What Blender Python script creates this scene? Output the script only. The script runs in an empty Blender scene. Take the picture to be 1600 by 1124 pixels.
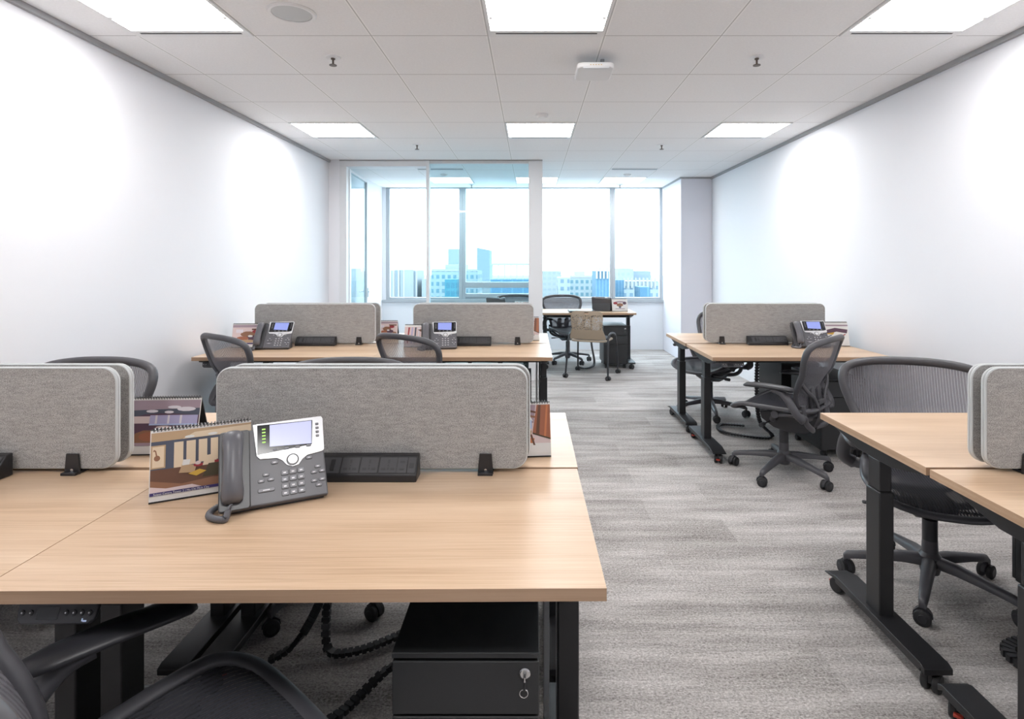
import bpy, math, random
from math import sin, cos, pi, radians as R
from mathutils import Vector, Matrix
random.seed(7)
C = bpy.context.scene.collection
sc = bpy.context.scene

# ---------------------------------------------------------------- camera, world, exposure
F = 892.0; HX, HY, CH = 830.0, 412.0, 1.345          # focal (px), vanishing point, camera height
cam_d = bpy.data.cameras.new('camera'); cam = bpy.data.objects.new('camera', cam_d); C.objects.link(cam)
cam.location = (0, 0, CH); cam.rotation_euler = (R(90), 0, 0)
cam_d.sensor_width = 36; cam_d.lens = 36*F/1600; cam_d.shift_x = (800-HX)/1600; cam_d.shift_y = -(562-HY)/1600
cam_d.clip_start = 0.02; cam_d.clip_end = 5000
sc.camera = cam
w = bpy.data.worlds.new('sky'); sc.world = w; w.use_nodes = True
bg = w.node_tree.nodes['Background']; bg.inputs[0].default_value = (0.74, 0.90, 1.0, 1); bg.inputs[1].default_value = 4.2
sc.view_settings.view_transform = 'Standard'; sc.view_settings.look = 'None'
sc.view_settings.exposure = 0.86; sc.view_settings.gamma = 1; sc.view_settings.use_curve_mapping = False
PANEL = 11.3                                              # ceiling lamp strength

def P(x, y, Z): return Vector(((x-HX)/F*Z, Z, CH-(y-HY)/F*Z))

# ---------------------------------------------------------------- materials
def mat(name, col, rough=.5, metal=0, spec=.5, emit=None, estr=0, coat=0):
    m = bpy.data.materials.new(name); m.use_nodes = True
    b = m.node_tree.nodes['Principled BSDF']
    b.inputs['Base Color'].default_value = (*col, 1); b.inputs['Roughness'].default_value = rough
    b.inputs['Metallic'].default_value = metal; b.inputs['Specular IOR Level'].default_value = spec
    b.inputs['Coat Weight'].default_value = coat
    if emit: b.inputs['Emission Color'].default_value = (*emit, 1); b.inputs['Emission Strength'].default_value = estr
    return m
def N(m, t, **kw):
    n = m.node_tree.nodes.new(t)
    for k, v in kw.items():
        if k in n.inputs: n.inputs[k].default_value = v
        else: setattr(n, k, v)
    return n
def L(m, a, b): m.node_tree.links.new(a, b)
def coords(m, scale, kind='Object', rot=(0, 0, 0)):
    tc = N(m, 'ShaderNodeTexCoord'); mp = N(m, 'ShaderNodeMapping'); mp.inputs['Scale'].default_value = scale
    mp.inputs['Rotation'].default_value = rot
    L(m, tc.outputs[kind], mp.inputs['Vector']); return mp.outputs[0]
def noise(m, vec, scale, detail=3, rough=.5):
    n = N(m, 'ShaderNodeTexNoise'); n.inputs['Scale'].default_value = scale; n.inputs['Detail'].default_value = detail
    n.inputs['Roughness'].default_value = rough; L(m, vec, n.inputs['Vector']); return n.outputs['Fac']
def ramp(m, fac, stops):
    r = N(m, 'ShaderNodeValToRGB'); e = r.color_ramp.elements
    while len(e) < len(stops): e.new(.5)
    for k, (p, c) in enumerate(stops): e[k].position = p; e[k].color = (*c, 1)
    L(m, fac, r.inputs[0]); return r.outputs[0]
def mixc(m, f, a, b, mode='MIX'):
    n = N(m, 'ShaderNodeMix'); n.data_type = 'RGBA'; n.blend_type = mode
    if isinstance(f, (int, float)): n.inputs[0].default_value = f
    else: L(m, f, n.inputs[0])
    for s, v in ((6, a), (7, b)):
        if isinstance(v, tuple): n.inputs[s].default_value = (*v, 1)
        else: L(m, v, n.inputs[s])
    return n.outputs[2]
def math_(m, op, a, b=None):
    n = N(m, 'ShaderNodeMath'); n.operation = op
    for i, v in enumerate((a, b)):
        if v is None: continue
        if isinstance(v, (int, float)): n.inputs[i].default_value = v
        else: L(m, v, n.inputs[i])
    return n.outputs[0]
def bsdf(m): return m.node_tree.nodes['Principled BSDF']
def bump(m, fac, strength, dist=.002):
    b = N(m, 'ShaderNodeBump'); b.inputs['Strength'].default_value = strength; b.inputs['Distance'].default_value = dist
    L(m, fac, b.inputs['Height']); L(m, b.outputs[0], bsdf(m).inputs['Normal'])

M = {}
# laminate wood
def wood(name, stops, sc_=(1, 1, 1), rough=.33):
    m = mat(name, (1, 1, 1), rough)
    tc = N(m, 'ShaderNodeTexCoord'); oi = N(m, 'ShaderNodeObjectInfo')
    add = N(m, 'ShaderNodeVectorMath'); add.operation = 'ADD'
    L(m, tc.outputs['Object'], add.inputs[0])
    mul = N(m, 'ShaderNodeVectorMath'); mul.operation = 'SCALE'; mul.inputs[0].default_value = (3, 7, 0)
    L(m, oi.outputs['Random'], mul.inputs['Scale']); L(m, mul.outputs[0], add.inputs[1])
    mp = N(m, 'ShaderNodeMapping'); mp.inputs['Scale'].default_value = sc_; L(m, add.outputs[0], mp.inputs[0])
    mp2 = N(m, 'ShaderNodeMapping'); mp2.inputs['Scale'].default_value = tuple(a*b for a, b in zip(sc_, (2.0, 16, 16))); L(m, add.outputs[0], mp2.inputs[0])
    a = noise(m, mp.outputs[0], 1.0, 3, .5); b = noise(m, mp2.outputs[0], 2.2, 5, .65)
    f = math_(m, 'ADD', math_(m, 'MULTIPLY', a, .55), math_(m, 'MULTIPLY', b, .45))
    c = ramp(m, f, stops); L(m, c, bsdf(m).inputs['Base Color'])
    return m
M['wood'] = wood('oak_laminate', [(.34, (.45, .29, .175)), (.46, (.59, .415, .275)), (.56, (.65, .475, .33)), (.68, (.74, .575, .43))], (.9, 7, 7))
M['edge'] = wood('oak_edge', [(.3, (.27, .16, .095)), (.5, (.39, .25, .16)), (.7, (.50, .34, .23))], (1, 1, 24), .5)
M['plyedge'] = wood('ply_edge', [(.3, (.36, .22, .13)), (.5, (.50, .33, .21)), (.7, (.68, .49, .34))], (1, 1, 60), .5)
M['wall'] = mat('white_paint', (.80, .80, .835), .65)
M['wallw'] = mat('window_wall_paint', (.80, .82, .86), .6)
M['column'] = mat('column_paint', (.80, .79, .85), .6)
M['shadowgap'] = mat('grey_ceiling_trim', (.35, .35, .36), .6)
M['alu'] = mat('white_aluminium', (.72, .73, .75), .4)
M['frame'] = mat('grey_window_frame', (.42, .45, .48), .4)
M['white'] = mat('white_plastic', (.80, .80, .81), .4)
M['dark'] = mat('dark_slot', (.05, .05, .055), .7)
M['black'] = mat('black_powdercoat', (.016, .016, .018), .42)
M['blackp'] = mat('black_plastic', (.020, .020, .023), .38)
M['ped'] = mat('charcoal_steel', (.026, .027, .029), .45)
M['graph'] = mat('graphite_plastic', (.068, .067, .076), .42)
M['graphd'] = mat('dark_graphite_plastic', (.028, .028, .033), .4)
M['rubber'] = mat('rubber', (.02, .02, .022), .6)
M['red'] = mat('red_brake', (.45, .05, .03), .5)
M['bronze'] = mat('dull_bronze', (.14, .115, .10), .45, .5)
M['chrome'] = mat('chrome', (.75, .75, .76), .2, 1)
M['silver'] = mat('silver_plastic', (.70, .71, .74), .28, .25)
M['steel'] = mat('brushed_steel', (.45, .45, .47), .35, .8)
M['phone'] = mat('charcoal_phone', (.115, .115, .130), .36)
M['phonedark'] = mat('dark_phone', (.055, .056, .062), .33); M['socket'] = mat('socket_face', (.058, .058, .064), .42)
M['key'] = mat('phone_key', (.20, .20, .225), .35)
M['keymark'] = mat('key_mark', (.75, .75, .78), .5)
M['glassblk'] = mat('black_glass', (.012, .013, .016), .12)
M['screen'] = mat('lit_screen', (.1, .1, .2), .2, emit=(.70, .73, 1.0), estr=.42)
M['screen2'] = mat('lit_screen_far', (.1, .1, .2), .2, emit=(.30, .38, .85), estr=.45)
M['led'] = mat('green_led', (.1, .3, .05), .3, emit=(.55, .9, .12), estr=.4)
M['taupe'] = mat('taupe_plastic', (.34, .27, .20), .45)
M['card'] = mat('card_white', (.75, .74, .73), .6)
M['piping'] = mat('light_grey_edging', (.58, .60, .61), .7)
M['lamp'] = mat('lamp_diffuser', (.9, .9, .9), .5, emit=(1.0, .985, .97), estr=PANEL)
def flat(name, c, r=.45): M[name] = mat(name, c, r)
for nm, c in dict(navy=(.03, .035, .09), cream=(.72, .58, .42), brown=(.14, .065, .04), brown2=(.27, .13, .075), maroon=(.32, .03, .04), gold=(.62, .38, .06),
                  olive=(.07, .055, .03), tan=(.48, .33, .2), lilac=(.42, .40, .62), mauve=(.36, .27, .32), plum=(.10, .05, .085), pale=(.72, .68, .74),
                  orange=(.55, .2, .09), slate=(.08, .09, .13), skyb=(.42, .52, .75), pinkw=(.68, .55, .55), ink=(.03, .02, .12), rust=(.36, .13, .07)).items(): flat(nm, c)

# felt
m = M['felt'] = mat('grey_felt', (.3, .3, .3), .9, spec=.1)
a = noise(m, coords(m, (1, 1, 2.2)), 300, 3, .8); b = noise(m, coords(m, (1, 1, 5)), 30, 2, .5)
f = math_(m, 'ADD', math_(m, 'MULTIPLY', a, .86), math_(m, 'MULTIPLY', b, .14))
L(m, ramp(m, f, [(.34, (.15, .146, .143)), (.5, (.37, .36, .352)), (.66, (.62, .61, .60))]), bsdf(m).inputs['Base Color']); bump(m, a, .3)
# carpet
m = M['carpet'] = mat('carpet_planks', (.3, .3, .3), .95, spec=.08)
v = coords(m, (1, 1, 1))
br = N(m, 'ShaderNodeTexBrick'); br.offset = .37; br.inputs['Scale'].default_value = 1.0
br.inputs['Brick Width'].default_value = 1.0; br.inputs['Row Height'].default_value = .25; br.inputs['Mortar Size'].default_value = 0.0
br.inputs['Color1'].default_value = (0, 0, 0, 1); br.inputs['Color2'].default_value = (1, 1, 1, 1); br.inputs['Bias'].default_value = 0
L(m, v, br.inputs['Vector'])
s1 = noise(m, coords(m, (.8, 5.5, 1)), 2.0, 3, .5)
s2 = noise(m, coords(m, (2.2, 42, 1)), 2.6, 3, .6)
wv1 = noise(m, coords(m, (1, 1.4, 1)), 120, 2, .8)
wv2 = noise(m, coords(m, (1, 1.8, 1)), 60, 2, .7)
k = math_(m, 'ADD', math_(m, 'MULTIPLY', s1, .24), math_(m, 'MULTIPLY', s2, .13))
k = math_(m, 'ADD', k, math_(m, 'MULTIPLY', wv1, .42)); k = math_(m, 'ADD', k, math_(m, 'MULTIPLY', wv2, .17))
k = math_(m, 'ADD', k, math_(m, 'MULTIPLY', br.outputs['Color'], .05))
k = math_(m, 'SUBTRACT', k, .005)
L(m, ramp(m, k, [(.37, (.13, .118, .112)), (.46, (.33, .308, .295)), (.54, (.50, .472, .458)), (.64, (.74, .71, .695))]), bsdf(m).inputs['Base Color'])
bump(m, wv1, .6, .004)
# ceiling tiles with fine joints
TX, TY, TP = -.226, 2.98, .609
m = M['ceil'] = mat('ceiling_tiles', (.6, .6, .6), .85, spec=.15)
geo = N(m, 'ShaderNodeNewGeometry'); sx = N(m, 'ShaderNodeSeparateXYZ'); L(m, geo.outputs['Position'], sx.inputs[0])
def joint(out, o, wd):
    fr = math_(m, 'FRACT', math_(m, 'ADD', math_(m, 'DIVIDE', math_(m, 'SUBTRACT', out, o), TP), 100.5))
    return math_(m, 'ABSOLUTE', math_(m, 'SUBTRACT', fr, .5))
jx, jy = joint(sx.outputs[0], TX, 0), joint(sx.outputs[1], TY, 0)
lx = math_(m, 'LESS_THAN', jx, .0055); ly = math_(m, 'LESS_THAN', jy, .0055)
lx2 = math_(m, 'LESS_THAN', jx, .016)
sp = noise(m, coords(m, (1, 1, 1)), 90, 3, .7)
base = ramp(m, sp, [(.3, (.83, .83, .84)), (.7, (.88, .88, .89))])
c = mixc(m, lx2, base, (.94, .94, .94)); c = mixc(m, lx, c, (.56, .56, .56)); c = mixc(m, ly, c, (.50, .49, .49))
L(m, c, bsdf(m).inputs['Base Color'])
# chair mesh (pellicle)
def pell(name, col, alpha):
    m = mat(name, col, .55, spec=.3)
    out = m.node_tree.nodes['Material Output']
    tr = N(m, 'ShaderNodeBsdfTransparent'); mx = N(m, 'ShaderNodeMixShader')
    tc = N(m, 'ShaderNodeTexCoord'); s = N(m, 'ShaderNodeSeparateXYZ'); L(m, tc.outputs['Object'], s.inputs[0])
    st = math_(m, 'SINE', math_(m, 'MULTIPLY', s.outputs[0], 2*pi/.0105))
    f = math_(m, 'ADD', math_(m, 'MULTIPLY', st, .16), alpha)
    L(m, f, mx.inputs[0]); L(m, tr.outputs[0], mx.inputs[1]); L(m, bsdf(m).outputs[0], mx.inputs[2]); L(m, mx.outputs[0], out.inputs['Surface'])
    return m
M['pell'] = pell('grey_chair_mesh', (.17, .165, .185), .74)
M['pellseat'] = pell('seat_mesh', (.04, .04, .048), .9)
# perforated shell
m = M['perf'] = mat('perforated_taupe', (.34, .27, .20), .45)
tc = N(m, 'ShaderNodeTexCoord'); s = N(m, 'ShaderNodeSeparateXYZ'); L(m, tc.outputs['Object'], s.inputs[0])
h_ = math_(m, 'GREATER_THAN', noise(m, coords(m, (1, .2, 1)), 105, 1, .4), .52)
h_ = math_(m, 'MULTIPLY', h_, math_(m, 'GREATER_THAN', s.outputs[2], .57)); h_ = math_(m, 'MULTIPLY', h_, math_(m, 'LESS_THAN', s.outputs[2], .745))
tr = N(m, 'ShaderNodeBsdfTransparent'); mx = N(m, 'ShaderNodeMixShader')
h_ = math_(m, 'MULTIPLY', h_, .7); L(m, h_, mx.inputs[0]); L(m, bsdf(m).outputs[0], mx.inputs[1]); L(m, tr.outputs[0], mx.inputs[2]); L(m, mx.outputs[0], m.node_tree.nodes['Material Output'].inputs['Surface'])
# thin clear glass
def glass(name, tint, gl=.06):
    m = bpy.data.materials.new(name); m.use_nodes = True; nt = m.node_tree
    nt.nodes.remove(nt.nodes['Principled BSDF']); out = nt.nodes['Material Output']
    t = N(m, 'ShaderNodeBsdfTransparent'); t.inputs[0].default_value = (*tint, 1)
    g = N(m, 'ShaderNodeBsdfGlossy'); g.inputs['Roughness'].default_value = .01
    lw = N(m, 'ShaderNodeLayerWeight'); fz_ = math_(m, 'ADD', math_(m, 'MULTIPLY', math_(m, 'POWER', lw.outputs['Facing'], 5), .5), .02)
    mx = N(m, 'ShaderNodeMixShader'); L(m, fz_, mx.inputs[0]); L(m, t.outputs[0], mx.inputs[1]); L(m, g.outputs[0], mx.inputs[2]); L(m, mx.outputs[0], out.inputs[0])
    return m
M['glass'] = glass('window_glass', (.97, .99, 1.0)); M['pglass'] = glass('partition_glass', (.86, .95, .975))
# buildings
def facade(name, wall, win, sx_, sz_, fx=.55, fz=.55, axis=0):
    m = mat(name, wall, .8)
    tc = N(m, 'ShaderNodeTexCoord'); s = N(m, 'ShaderNodeSeparateXYZ'); L(m, tc.outputs['Object'], s.inputs[0])
    a = math_(m, 'LESS_THAN', math_(m, 'FRACT', math_(m, 'ADD', math_(m, 'DIVIDE', math_(m, 'ADD', s.outputs[0], s.outputs[1]), sx_), 50)), fx)
    b = math_(m, 'LESS_THAN', math_(m, 'FRACT', math_(m, 'ADD', math_(m, 'DIVIDE', s.outputs[2], sz_), 50)), fz)
    L(m, mixc(m, math_(m, 'MULTIPLY', a, b), wall, win), bsdf(m).inputs['Base Color']); return m

# ---------------------------------------------------------------- mesh builder
class MB:
    def __init__(s): s.v = []; s.f = []; s.m = []; s.mats = []
    def mi(s, name):
        if name not in s.mats: s.mats.append(name)
        return s.mats.index(name)
    def add(s, vs, fs, mt, X=None):
        o = len(s.v); i = s.mi(mt)
        for p in vs:
            p = Vector(p); s.v.append(X @ p if X else p)
        for f in fs: s.f.append([o+k for k in f]); s.m.append(i)
        return s
    def box(s, lo, hi, mt, X=None):
        x0, y0, z0 = lo; x1, y1, z1 = hi
        return s.add([(x0,y0,z0),(x1,y0,z0),(x1,y1,z0),(x0,y1,z0),(x0,y0,z1),(x1,y0,z1),(x1,y1,z1),(x0,y1,z1)],
                     [(0,3,2,1),(4,5,6,7),(0,1,5,4),(1,2,6,5),(2,3,7,6),(3,0,4,7)], mt, X)
    def cb(s, c, d, mt, X=None): return s.box([a-b/2 for a, b in zip(c, d)], [a+b/2 for a, b in zip(c, d)], mt, X)
    def prism(s, pts, z0, z1, mt, X=None):          # outline in xy, extruded along z
        n = len(pts)
        A = sum(pts[i][0]*pts[(i+1)%n][1]-pts[(i+1)%n][0]*pts[i][1] for i in range(n))
        if A < 0: pts = pts[::-1]
        vs = [(x, y, z0) for x, y in pts]+[(x, y, z1) for x, y in pts]
        return s.add(vs, [list(range(n))[::-1], list(range(n, 2*n))]+[(i, (i+1)%n, n+(i+1)%n, n+i) for i in range(n)], mt, X)
    def loft(s, rings, mt, closed=False, cap=True, X=None):
        n = len(rings[0]); vs = [p for r in rings for p in r]; fs = []; K = len(rings)
        for k in range(K if closed else K-1):
            a, b = k*n, ((k+1) % K)*n
            for i in range(n): j = (i+1) % n; fs.append((a+i, a+j, b+j, b+i))
        if cap and not closed: fs.append(list(range(n))[::-1]); fs.append([(K-1)*n+i for i in range(n)])
        return s.add(vs, fs, mt, X)
    def tube(s, path, r, mt, seg=10, closed=False, up=(0, 0, 1), X=None, r2=None):   # r: number or list; r2 = thickness along 'up-ish' normal
        path = [Vector(p) for p in path]; K = len(path); rings = []
        up = Vector(up); prev = None
        for i, p in enumerate(path):
            a = path[(i-1) % K] if (closed or i > 0) else p; b = path[(i+1) % K] if (closed or i < K-1) else p
            t = (b-a).normalized(); u = up if not isinstance(up, list) else up[i]
            if abs(t.dot(u)) > .95: u = prev if prev is not None else Vector((1, 0, 0)) if abs(t.x) < .9 else Vector((0, 1, 0))
            sdir = t.cross(u).normalized(); nn = sdir.cross(t).normalized(); prev = nn
            ra = r[i] if isinstance(r, (list, tuple)) else r; rb = (r2[i] if isinstance(r2, (list, tuple)) else r2) if r2 else ra
            rings.append([p+sdir*ra*cos(2*pi*k/seg)+nn*rb*sin(2*pi*k/seg) for k in range(seg)])
        return s.loft(rings, mt, closed, True, X)
    def cyl(s, a, b, r, mt, seg=16, r1=None, X=None):
        return s.tube([a, b], [r, r if r1 is None else r1], mt, seg, X=X)
    def lathe(s, prof, mt, seg=24, X=None):         # profile (r,z)
        rings = [[(r*cos(2*pi*k/seg), r*sin(2*pi*k/seg), z) for k in range(seg)] for r, z in prof]
        return s.loft(rings, mt, X=X)
    def build(s, name, parent=None, smooth=35, bevel=0, loc=None, segs=2):
        me = bpy.data.meshes.new(name); me.from_pydata([tuple(v) for v in s.v], [], s.f)
        for n in s.mats: me.materials.append(M[n])
        me.polygons.foreach_set('material_index', s.m)
        me.polygons.foreach_set('use_smooth', [True]*len(s.f)); me.update()
        import bmesh
        bm = bmesh.new(); bm.from_mesh(me); bmesh.ops.recalc_face_normals(bm, faces=bm.faces); bm.to_mesh(me); bm.free()
        me.set_sharp_from_angle(angle=R(smooth))
        o = bpy.data.objects.new(name, me); C.objects.link(o)
        if parent: o.parent = parent
        if loc: o.location = loc
        if bevel:
            b = o.modifiers.new('bevel', 'BEVEL'); b.width = bevel; b.segments = segs; b.limit_method = 'ANGLE'; b.angle_limit = R(40)
            b.harden_normals = False
        return o
def rrect(w, h, r, n=6, cx=0, cy=0):
    pts = []
    for sx_, sy_, a0 in ((1, 1, 0), (-1, 1, 90), (-1, -1, 180), (1, -1, 270)):
        for k in range(n+1):
            a = R(a0+90*k/n); pts.append((cx+sx_*(w/2-r)+r*cos(a), cy+sy_*(h/2-r)+r*sin(a)))
    return pts
def catmull(pts, n=4, closed=True):
    out = []; K = len(pts); pts = [Vector(p) for p in pts]
    for i in range(K if closed else K-1):
        g = (lambda j: pts[j % K]) if closed else (lambda j: pts[max(0, min(K-1, j))])
        p0, p1, p2, p3 = g(i-1), g(i), g(i+1), g(i+2)
        for k in range(n):
            t = k/n; out.append(.5*((2*p1)+(p2-p0)*t+(2*p0-5*p1+4*p2-p3)*t*t+(3*p1-p0-3*p2+p3)*t**3))
    if not closed: out.append(pts[-1])
    return out
def text_mesh(txt, size, mt, name, parent, loc, rot, ext=.0004, align='LEFT'):
    cu = bpy.data.curves.new(name, 'FONT'); cu.body = txt; cu.size = size; cu.extrude = ext; cu.align_x = align
    o = bpy.data.objects.new(name, cu); C.objects.link(o)
    bpy.context.view_layer.update()
    me = bpy.data.meshes.new_from_object(o); C.objects.unlink(o); bpy.data.objects.remove(o)
    me.materials.clear(); me.materials.append(M[mt]); me.name = name
    q = bpy.data.objects.new(name, me); C.objects.link(q); q.parent = parent; q.location = loc; q.rotation_euler = rot
    return q
def tag(o, label, cat, group=None, kind=None):
    if label: o['label'] = label
    if cat: o['category'] = cat
    if group: o['group'] = group
    if kind: o['kind'] = kind
    return o
def empty(name, loc=(0, 0, 0), rz=0):
    o = bpy.data.objects.new(name, None); o.empty_display_size = .1; C.objects.link(o); o.location = loc; o.rotation_euler = (0, 0, rz); return o
def copy_tree(o, parent=None):
    c = o.copy(); C.objects.link(c)
    if parent: c.parent = parent
    for ch in list(o.children): copy_tree(ch, c)
    return c
def struct(o): o['kind'] = 'structure'; return o
def place(proto, used, x, y, z, deg, label, cat, group=None):
    o = proto if not used else copy_tree(proto)
    o.location = (x, y, z); o.rotation_euler = (0, 0, R(deg)); tag(o, label, cat, group); return o

# ---------------------------------------------------------------- room shell
CZ = 2.535; XL, XR = -2.325, 2.49; YB = -2.6; YP = 6.55; YW = 8.92; XC, YC = 2.06, 7.86
struct(MB().box((XL-.15, YB-.15, -.12), (XR+.15, YW+.25, 0), 'carpet').build('floor'))
struct(MB().box((XL-.15, YB-.15, CZ), (XR+.15, YW+.25, CZ+.12), 'ceil').build('ceiling'))
struct(MB().box((XL-.15, YB-.15, 0), (XL, YW+.25, CZ), 'wall').build('wall_left'))
struct(MB().box((XR, YB-.15, 0), (XR+.15, YW+.25, CZ), 'wall').build('wall_right'))
struct(MB().box((XL, YB-.15, 0), (XR, YB, CZ), 'wall').build('wall_back'))
SILL = .78
struct(MB().box((XL, YW, 0), (XR, YW+.22, SILL-.04), 'wallw').build('wall_window'))
struct(MB().box((XC, YC, 0), (XR, YW, CZ), 'column').build('wall_column', bevel=.006))
# shadow gap trims along ceiling
struct(MB().box((XL, YB, CZ-.028), (XL+.022, YP, CZ), 'shadowgap').build('trim_1'))
struct(MB().box((XR-.022, YB, CZ-.028), (XR, YC, CZ), 'shadowgap').build('trim_2'))
struct(MB().box((XC-.015, YC-.015, CZ-.022), (XR-.022, YC, CZ), 'shadowgap').box((XC-.015, YC, CZ-.022), (XC, YW, CZ), 'shadowgap').build('trim_3'))
# window wall
struct(MB().box((XL, YW-.03, SILL-.04), (XC, YW+.22, SILL+.0), 'frame').build('trim_4', bevel=.004))
def window(name, x0, x1, transom=False, side=.045):
    z0, z1 = SILL, CZ; y0, y1 = YW+.01, YW+.09; t = .045
    mb = MB().box((x0, y0, z0), (x0+side, y1, z1), 'frame').box((x1-side, y0, z0), (x1, y1, z1), 'frame')
    mb.box((x0+side, y0, z0), (x1-side, y1, z0+.035), 'frame').box((x0+side, y0, z1-.012), (x1-side, y1, z1), 'frame')
    if transom: mb.box((x0+side, y0-.02, .965), (x1-side, y1, 1.055), 'frame').box((x0+side, y0-.01, z0+.035), (x1-side, y1, z0+.095), 'frame')
    o = struct(mb.build(name, bevel=.004))
    MB().box((x0+side, y0+.035, z0+.035), (x1-side, y0+.045, z1-.012), 'glass').build('glass_pane', o)
    return o
window('window_1', -2.27, -1.075, side=.055); window('window_2', -1.075, .10, True, side=.05)
window('window_3', .10, 1.265, side=.035); window('window_4', 1.265, XC, side=.05)
struct(MB().box((XL, YW, SILL), (-2.27, YW+.22, CZ), 'wallw').build('wall_window_side'))
# glazed office front
struct(MB().box((XL, YP, 0), (-2.20, YP+.10, CZ), 'wall').build('wall_partition_stub', bevel=.003))
fm = MB()
fm.box((-2.20, YP, 0), (-2.12, YP+.09, CZ-.075), 'alu').box((-2.20, YP, CZ-.075), (-1.205, YP+.09, CZ), 'alu')
fm.box((-1.205, YP-.005, 0), (-1.17, YP+.095, CZ), 'alu').box((-1.17, YP+.01, CZ-.04), (-.03, YP+.08, CZ), 'alu').box((-1.17, YP+.01, 0), (-.03, YP+.08, .06), 'alu')
fo = struct(fm.build('trim_5', bevel=.003))
struct(MB().box((-2.20, YP-.008, CZ-.012), (.13, YP, CZ), 'shadowgap').build('trim_6'))
struct(MB().box((-.03, YP, 0), (.13, YP+.12, CZ), 'alu').box((.05, YP+.12, 0), (.09, YP+.16, CZ), 'alu').build('trim_7', bevel=.004))
pane = struct(MB().box((-1.17, YP+.04, .06), (-.03, YP+.05, CZ-.04), 'pglass').build('window_5'))
struct(MB().box((.06, YP+.16, .02), (.07, YW-.04, CZ-.01), 'pglass').build('window_6'))
# open glass door
d = struct(empty('door_1', (-2.13, YP+.09, 0), R(94)))
dm = MB().box((0, -.02, .02), (.07, .02, 2.45), 'alu').box((.93, -.02, .02), (1.0, .02, 2.45), 'alu').box((.07, -.02, .02), (.93, .02, .12), 'alu').box((.07, -.02, 2.42), (.93, .02, 2.45), 'alu')
dm.build('door_frame', d, bevel=.003)
MB().box((.07, -.005, .12), (.93, .005, 2.42), 'pglass').build('glass_pane', d)
hm = MB()
for s in (-1, 1):
    hm.box((.95, s*.02, .90), (.98, s*.028, 1.02), 'chrome').cyl((.965, s*.02, .975), (.965, s*.065, .975), .009, 'chrome').cyl((.972, s*.06, .975), (.84, s*.06, .975), .009, 'chrome')
hm.build('door_handle', d)

# ---------------------------------------------------------------- ceiling fittings
def tcell(i, j): return TX+TP*i, TY+TP*j          # lower-left corner of tile column i, row j
def light(i, j, label):
    x, y = tcell(i, j); o = empty('ceiling_light', (x+TP/2, y+TP/2, CZ))
    h = TP/2-.004
    MB().box((-h, -h, -.007), (-h+.016, h, 0), 'white').box((h-.016, -h, -.007), (h, h, 0), 'white').box((-h+.016, -h, -.007), (h-.016, -h+.016, 0), 'white').box((-h+.016, h-.075, -.007), (h-.016, h, 0), 'white').build('frame', o)
    MB().box((-h+.016, -h+.016, -.005), (h-.016, h-.075, -.001), 'lamp').build('diffuser', o)
    MB().box((-h+.04, h-.048, -.0075), (h-.04, h-.034, -.0065), 'dark').build('air_slot', o)
    for q0 in (-h+.018, h-.034): MB().box((q0, .06, -.009), (q0+.016, .085, -.006), 'white').build('clip', o)
    tag(o, label, 'ceiling light', 'square ceiling lights')
for i, j, lb in ((-3, -1, 'square ceiling light cut by the top left of the view, nearest the left wall'), (0, -1, 'square ceiling light at the top centre, just before the hanging white access point'),
                 (3, -1, 'square ceiling light cut by the top right of the view, nearest the right wall'), (-3, 3, 'square ceiling light in the middle row, beside the left wall'),
                 (0, 3, 'square ceiling light at the centre of the middle row'), (3, 3, 'square ceiling light in the middle row, beside the right wall'),
                 (-2, 8, 'square ceiling light seen through the office glass, left one'), (0, 8, 'square ceiling light half hidden by the white partition post'),
                 (2, 8, 'square ceiling light before the right hand window'),
                 (-3, -5, 'square ceiling light behind the viewer on the left'), (0, -5, 'square ceiling light behind the viewer in the middle'), (3, -5, 'square ceiling light behind the viewer on the right')):
    light(i, j, lb)
# speaker
x, y = tcell(-1, -1); o = empty('ceiling_speaker', (x-TP/2+.005, y+TP/2+.03, CZ))
MB().lathe([(.098, 0), (.112, 0), (.112, -.004), (.104, -.009), (.092, -.008), (.092, -.002)], 'white', 40).build('rim', o)
MB().lathe([(.001, -.009), (.05, -.0085), (.09, -.006), (.091, 0)], 'piping', 40).build('grille', o)
tag(o, 'round white speaker grille set in the ceiling beside the front left light', 'speaker')
def sprinkler_proto():
    o = empty('sprinkler')
    MB().lathe([(.001, 0), (.045, 0), (.042, -.006), (.001, -.008)], 'white').build('plate', o)
    m = MB().cyl((0, 0, -.006), (0, 0, -.014), .012, 'bronze').cyl((0, 0, -.014), (0, 0, -.045), .0055, 'bronze', 10)
    m.lathe([(.001, -.045), (.021, -.045), (.021, -.049), (.001, -.049)], 'bronze')
    m.build('head', o); return o
sp_ = sprinkler_proto(); used = False
for x, y, lb in ((-1.142, 3.29, 'chrome sprinkler in the ceiling, front left, past the round speaker'), (1.30, 3.29, 'chrome sprinkler in the ceiling, front right, on the near side'),
                 (-1.142, 5.71, 'small chrome sprinkler beyond the left middle ceiling light'), (1.305, 5.71, 'small chrome sprinkler between the centre and right middle lights, beyond them'),
                 (-.9, 8.62, 'tiny sprinkler over the left window mullion'), (1.34, 8.62, 'tiny sprinkler over the right window mullion')):
    place(sp_, used, x, y, CZ, 0, lb, 'sprinkler', 'ceiling sprinklers'); used = True
for x, y, lb in ((.085, 4.55, 'small white round sensor before the centre middle ceiling light'), (1.28, 7.6, 'white round smoke detector before the light at the right window'), (-1.16, 7.6, 'white round smoke detector in the glazed office ceiling')):
    o = MB().lathe([(.001, -.028), (.03, -.028), (.048, -.015), (.05, 0)], 'white').build('smoke_detector', loc=(x, y, CZ)); tag(o, lb, 'smoke detector')
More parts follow.
